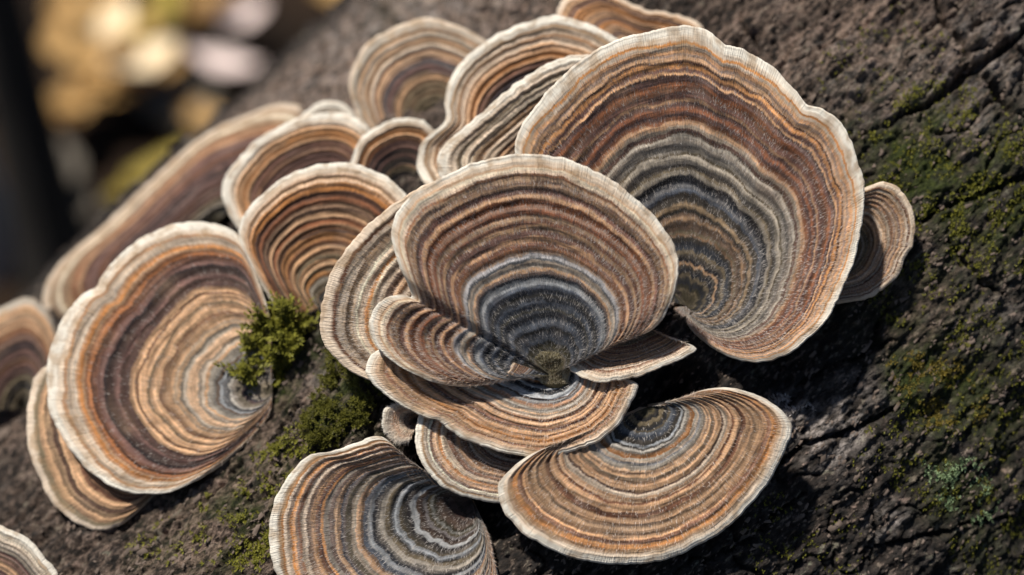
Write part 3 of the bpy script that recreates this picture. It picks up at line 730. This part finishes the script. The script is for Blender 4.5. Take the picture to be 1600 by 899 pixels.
# ------------------------------------------------------------------ the forest floor behind
def ground_pt(px, py, h=0.):
    r = ((px - 800) / FPX) * RIGHT + ((449.5 - py) / FPX) * UP - BACK
    k = (h - CAM[2]) / r[2]; return CAM + k * r
soil, N, K, bs = new_mat('forest_soil', .95, .1)
tc = N.new('ShaderNodeTexCoord')
n1 = noise_n(N, K, tc.outputs['Object'], 9, 5, .6); n2 = noise_n(N, K, tc.outputs['Object'], 45, 4, .6, off=3)
mr = N.new('ShaderNodeMapRange'); K.new(n1, mr.inputs[0]); mr.inputs[1].default_value = .42; mr.inputs[2].default_value = .68
cs = mix_c(N, K, mr.outputs[0], (.010, .007, .005), (.055, .034, .022)); K.new(mix_c(N, K, n2, cs, (.02, .014, .010)), bs.inputs['Base Color'])  # soil colours kept low to put the forest shade into the ground
gx = np.concatenate([-np.geomspace(3000, 200, 14), np.linspace(-180, 180, 121), np.geomspace(200, 3000, 14)])
gy = np.concatenate([-np.geomspace(3000, 200, 14), np.linspace(-180, 220, 141), np.geomspace(240, 3000, 14)])
GX, GY = np.meshgrid(gx, gy)
GZ = 2.5 * fbm(GX / 45, GY / 45, 101, 4) + .5 * fbm(GX / 6, GY / 6, 105, 2)
gi = np.arange(GX.size).reshape(GX.shape)
gf = np.stack([gi[:-1, :-1], gi[:-1, 1:], gi[1:, 1:], gi[1:, :-1]], -1).reshape(-1, 4)
tag(obj('forest_floor', make_mesh('forest_floor', np.stack([GX, GY, GZ], -1).reshape(-1, 3), gf, soil)), kind='structure')

def leaf_mesh(lx, wy, curl, cup, mat, seed):
    r = np.random.default_rng(seed); n, m = 14, 4
    V = []
    for i in range(n + 1):
        t = i / n; wd = wy * (math.sin(math.pi * min(t * .97 + .015, 1)) ** .75) * (1 - .25 * t) * (1 + .06 * r.normal())
        for j in range(-m, m + 1):
            f = j / m
            V.append(((t - .5) * lx, f * wd, curl * (t - .5) ** 2 * 4 + cup * f * f + .04 * lx * r.normal() * .3 - .08 * (abs(f) < .05)))
    w = 2 * m + 1
    F = [(i * w + j, i * w + j + 1, (i + 1) * w + j + 1, (i + 1) * w + j) for i in range(n) for j in range(2 * m)]
    me = make_mesh('leaf_blade', V, F, mat)
    return me
def litter_mat(name, a, b):
    m, N, K, bs = new_mat(name, .6, .35)
    tc = N.new('ShaderNodeTexCoord'); K.new(mix_c(N, K, noise_n(N, K, tc.outputs['Object'], 150, 3), a, b), bs.inputs['Base Color'])
    return m
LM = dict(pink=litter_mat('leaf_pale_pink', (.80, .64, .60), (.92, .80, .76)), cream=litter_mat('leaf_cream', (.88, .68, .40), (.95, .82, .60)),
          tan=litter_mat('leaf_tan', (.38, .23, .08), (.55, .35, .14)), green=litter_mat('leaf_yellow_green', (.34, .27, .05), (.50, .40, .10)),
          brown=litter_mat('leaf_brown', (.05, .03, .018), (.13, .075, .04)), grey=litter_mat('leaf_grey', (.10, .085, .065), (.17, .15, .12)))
def stalk(me_mat, lx, seed):
    V = []; F = []
    for i in range(4):
        x = -lx / 2 - i * lx * .12; z = .1 * i
        for k in range(4):
            V.append((x, .06 * math.cos(k * math.pi / 2), z + .06 * math.sin(k * math.pi / 2)))
    for i in range(3):
        for k in range(4):
            F.append((i * 4 + k, i * 4 + (k + 1) % 4, i * 4 + 4 + (k + 1) % 4, i * 4 + 4 + k))
    return make_mesh('leaf_stalk', V, F, me_mat)
def leaf(label, px, py, lx, wy, rot, tilt, kind, seed, h=1.2, group=None):
    t = thing('fallen_leaf', label, 'leaf', group)
    q = ground_pt(px, py, h)
    for _ in range(4):                                  # rest on the uneven floor and its litter
        gz = 2.5 * float(fbm(np.array(q[0] / 45), np.array(q[1] / 45), 101, 4)) + .5 * float(fbm(np.array(q[0] / 6), np.array(q[1] / 6), 105, 2))
        q = ground_pt(px, py, gz + h)
    t.location = Vector(q * CM); t.rotation_euler = (R_(tilt[0]), R_(tilt[1]), R_(rot))
    obj('leaf_blade', leaf_mesh(lx, wy, .35, .25, LM[kind], seed), t); obj('leaf_stalk', stalk(LM['brown'], lx, seed), t)
    return t
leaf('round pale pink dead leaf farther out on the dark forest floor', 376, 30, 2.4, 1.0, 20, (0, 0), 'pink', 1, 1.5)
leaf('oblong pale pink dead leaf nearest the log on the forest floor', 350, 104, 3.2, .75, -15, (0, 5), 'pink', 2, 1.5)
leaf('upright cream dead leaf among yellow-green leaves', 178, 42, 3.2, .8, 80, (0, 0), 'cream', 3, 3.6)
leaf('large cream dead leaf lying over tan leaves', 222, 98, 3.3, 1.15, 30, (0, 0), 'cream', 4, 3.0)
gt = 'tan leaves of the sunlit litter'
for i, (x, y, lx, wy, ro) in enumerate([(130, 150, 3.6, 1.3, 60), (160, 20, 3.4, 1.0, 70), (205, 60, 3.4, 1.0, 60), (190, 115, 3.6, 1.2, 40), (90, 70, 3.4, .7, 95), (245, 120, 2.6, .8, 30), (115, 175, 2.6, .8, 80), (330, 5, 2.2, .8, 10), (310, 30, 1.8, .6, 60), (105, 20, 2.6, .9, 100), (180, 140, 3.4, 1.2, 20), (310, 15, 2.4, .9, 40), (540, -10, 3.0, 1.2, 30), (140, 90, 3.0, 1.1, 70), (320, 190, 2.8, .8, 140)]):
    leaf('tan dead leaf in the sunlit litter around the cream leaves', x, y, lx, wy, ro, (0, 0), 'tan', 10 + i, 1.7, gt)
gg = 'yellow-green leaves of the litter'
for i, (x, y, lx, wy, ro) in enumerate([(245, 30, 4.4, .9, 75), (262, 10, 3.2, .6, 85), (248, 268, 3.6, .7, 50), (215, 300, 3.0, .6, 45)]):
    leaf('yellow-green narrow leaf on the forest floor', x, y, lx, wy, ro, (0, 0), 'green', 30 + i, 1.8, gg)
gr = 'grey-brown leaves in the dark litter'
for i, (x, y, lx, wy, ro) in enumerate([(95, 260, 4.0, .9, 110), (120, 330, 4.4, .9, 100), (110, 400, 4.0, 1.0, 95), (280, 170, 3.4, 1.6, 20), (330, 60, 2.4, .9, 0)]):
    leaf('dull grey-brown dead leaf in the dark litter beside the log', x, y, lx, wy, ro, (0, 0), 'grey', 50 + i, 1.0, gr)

# uncountable litter, its brown darkened in place of forest shade
r = np.random.default_rng(77); k = 1500
base = [leaf_mesh(1, .32, .12, .08, None, 200 + i) for i in range(3)]
Vs = []; Fs = []; o = 0
bv = [np.array([v.co[:] for v in b.vertices]) / CM for b in base]; bf = np.array([p.vertices[:] for p in base[0].polygons])
for i in range(k):
    x, y = r.uniform(-110, 130), r.uniform(-40, 160)
    d = np.array([x, y, 0]) - A0; d2 = d - AX * (d @ AX)
    if np.linalg.norm(d2) < LR + 2: continue
    q = bv[i % 3] * r.uniform(2.5, 6)
    m = np.array(Matrix.Rotation(r.uniform(0, 6.28), 3, 'Z') @ Matrix.Rotation(r.normal(0, .35), 3, 'X') @ Matrix.Rotation(r.normal(0, .3), 3, 'Y'))
    gz = 2.5 * float(fbm(np.array(x / 45), np.array(y / 45), 101, 4))
    Vs.append(q @ m.T + np.array([x, y, gz + r.uniform(.2, 1.0)])); Fs.append(bf + o); o += len(q)
dk = litter_mat('leaf_litter_shaded', (.008, .006, .004), (.040, .024, .014))  # shaded leaves: the missing light is put into these browns
tag(obj('leaf_litter', make_mesh('leaf_litter', np.vstack(Vs), np.vstack(Fs), dk)), 'brown fallen leaves, darkened for forest shade, covering the forest floor', 'leaf litter', kind='stuff')

# a standing trunk at the edge of the clearing
trunk_mat, N, K, bs = new_mat('trunk_bark', .9, .2)
tc = N.new('ShaderNodeTexCoord')
K.new(mix_c(N, K, noise_n(N, K, tc.outputs['Object'], 30, 4, .6, 1, 1, .25), (.02, .018, .016), (.09, .08, .07)), bs.inputs['Base Color'])
tr = thing('tree', 'dark slender tree trunk rising from the forest floor beyond the log', 'tree')
b0 = ground_pt(105, 470, 0)
nz, na = 90, 40
zz = np.concatenate([np.linspace(-3, 60, 70), np.linspace(66, 420, 20)])
th = np.linspace(0, 2 * math.pi, na, endpoint=False); TH, ZZ = np.meshgrid(th, zz)
rad = (.85 + 1.2 * np.exp(-(ZZ + 3) / 6)) * (1 - ZZ / 900) * (1 + .10 * fbm(TH * 3 / 6.28 * 3, ZZ / 9, 120, 3))
tv = np.stack([rad * np.cos(TH) - ZZ * .06, rad * np.sin(TH), ZZ], -1)
ti = np.arange(tv.shape[0] * na).reshape(-1, na)
tf = np.stack([ti[:-1], np.roll(ti[:-1], -1, 1), np.roll(ti[1:], -1, 1), ti[1:]], -1).reshape(-1, 4)
tr.location = Vector(b0 * CM)
obj('trunk', make_mesh('trunk', tv.reshape(-1, 3), tf, trunk_mat), tr)

pale_mat, N, K, bs = new_mat('pale_trunk_bark', .9, .2)
tc = N.new('ShaderNodeTexCoord')
K.new(mix_c(N, K, noise_n(N, K, tc.outputs['Object'], 30, 4, .6, 1, 1, .25), (.35, .32, .30), (.62, .56, .54)), bs.inputs['Base Color'])
t2 = thing('tree', 'pale grey tree trunk standing beside the dark slender trunk', 'tree')
t2.location = Vector(ground_pt(-35, 430, 0) * CM)
obj('trunk', make_mesh('trunk', (tv * np.array([1.5, 1.5, 1])).reshape(-1, 3), tf, pale_mat), t2)
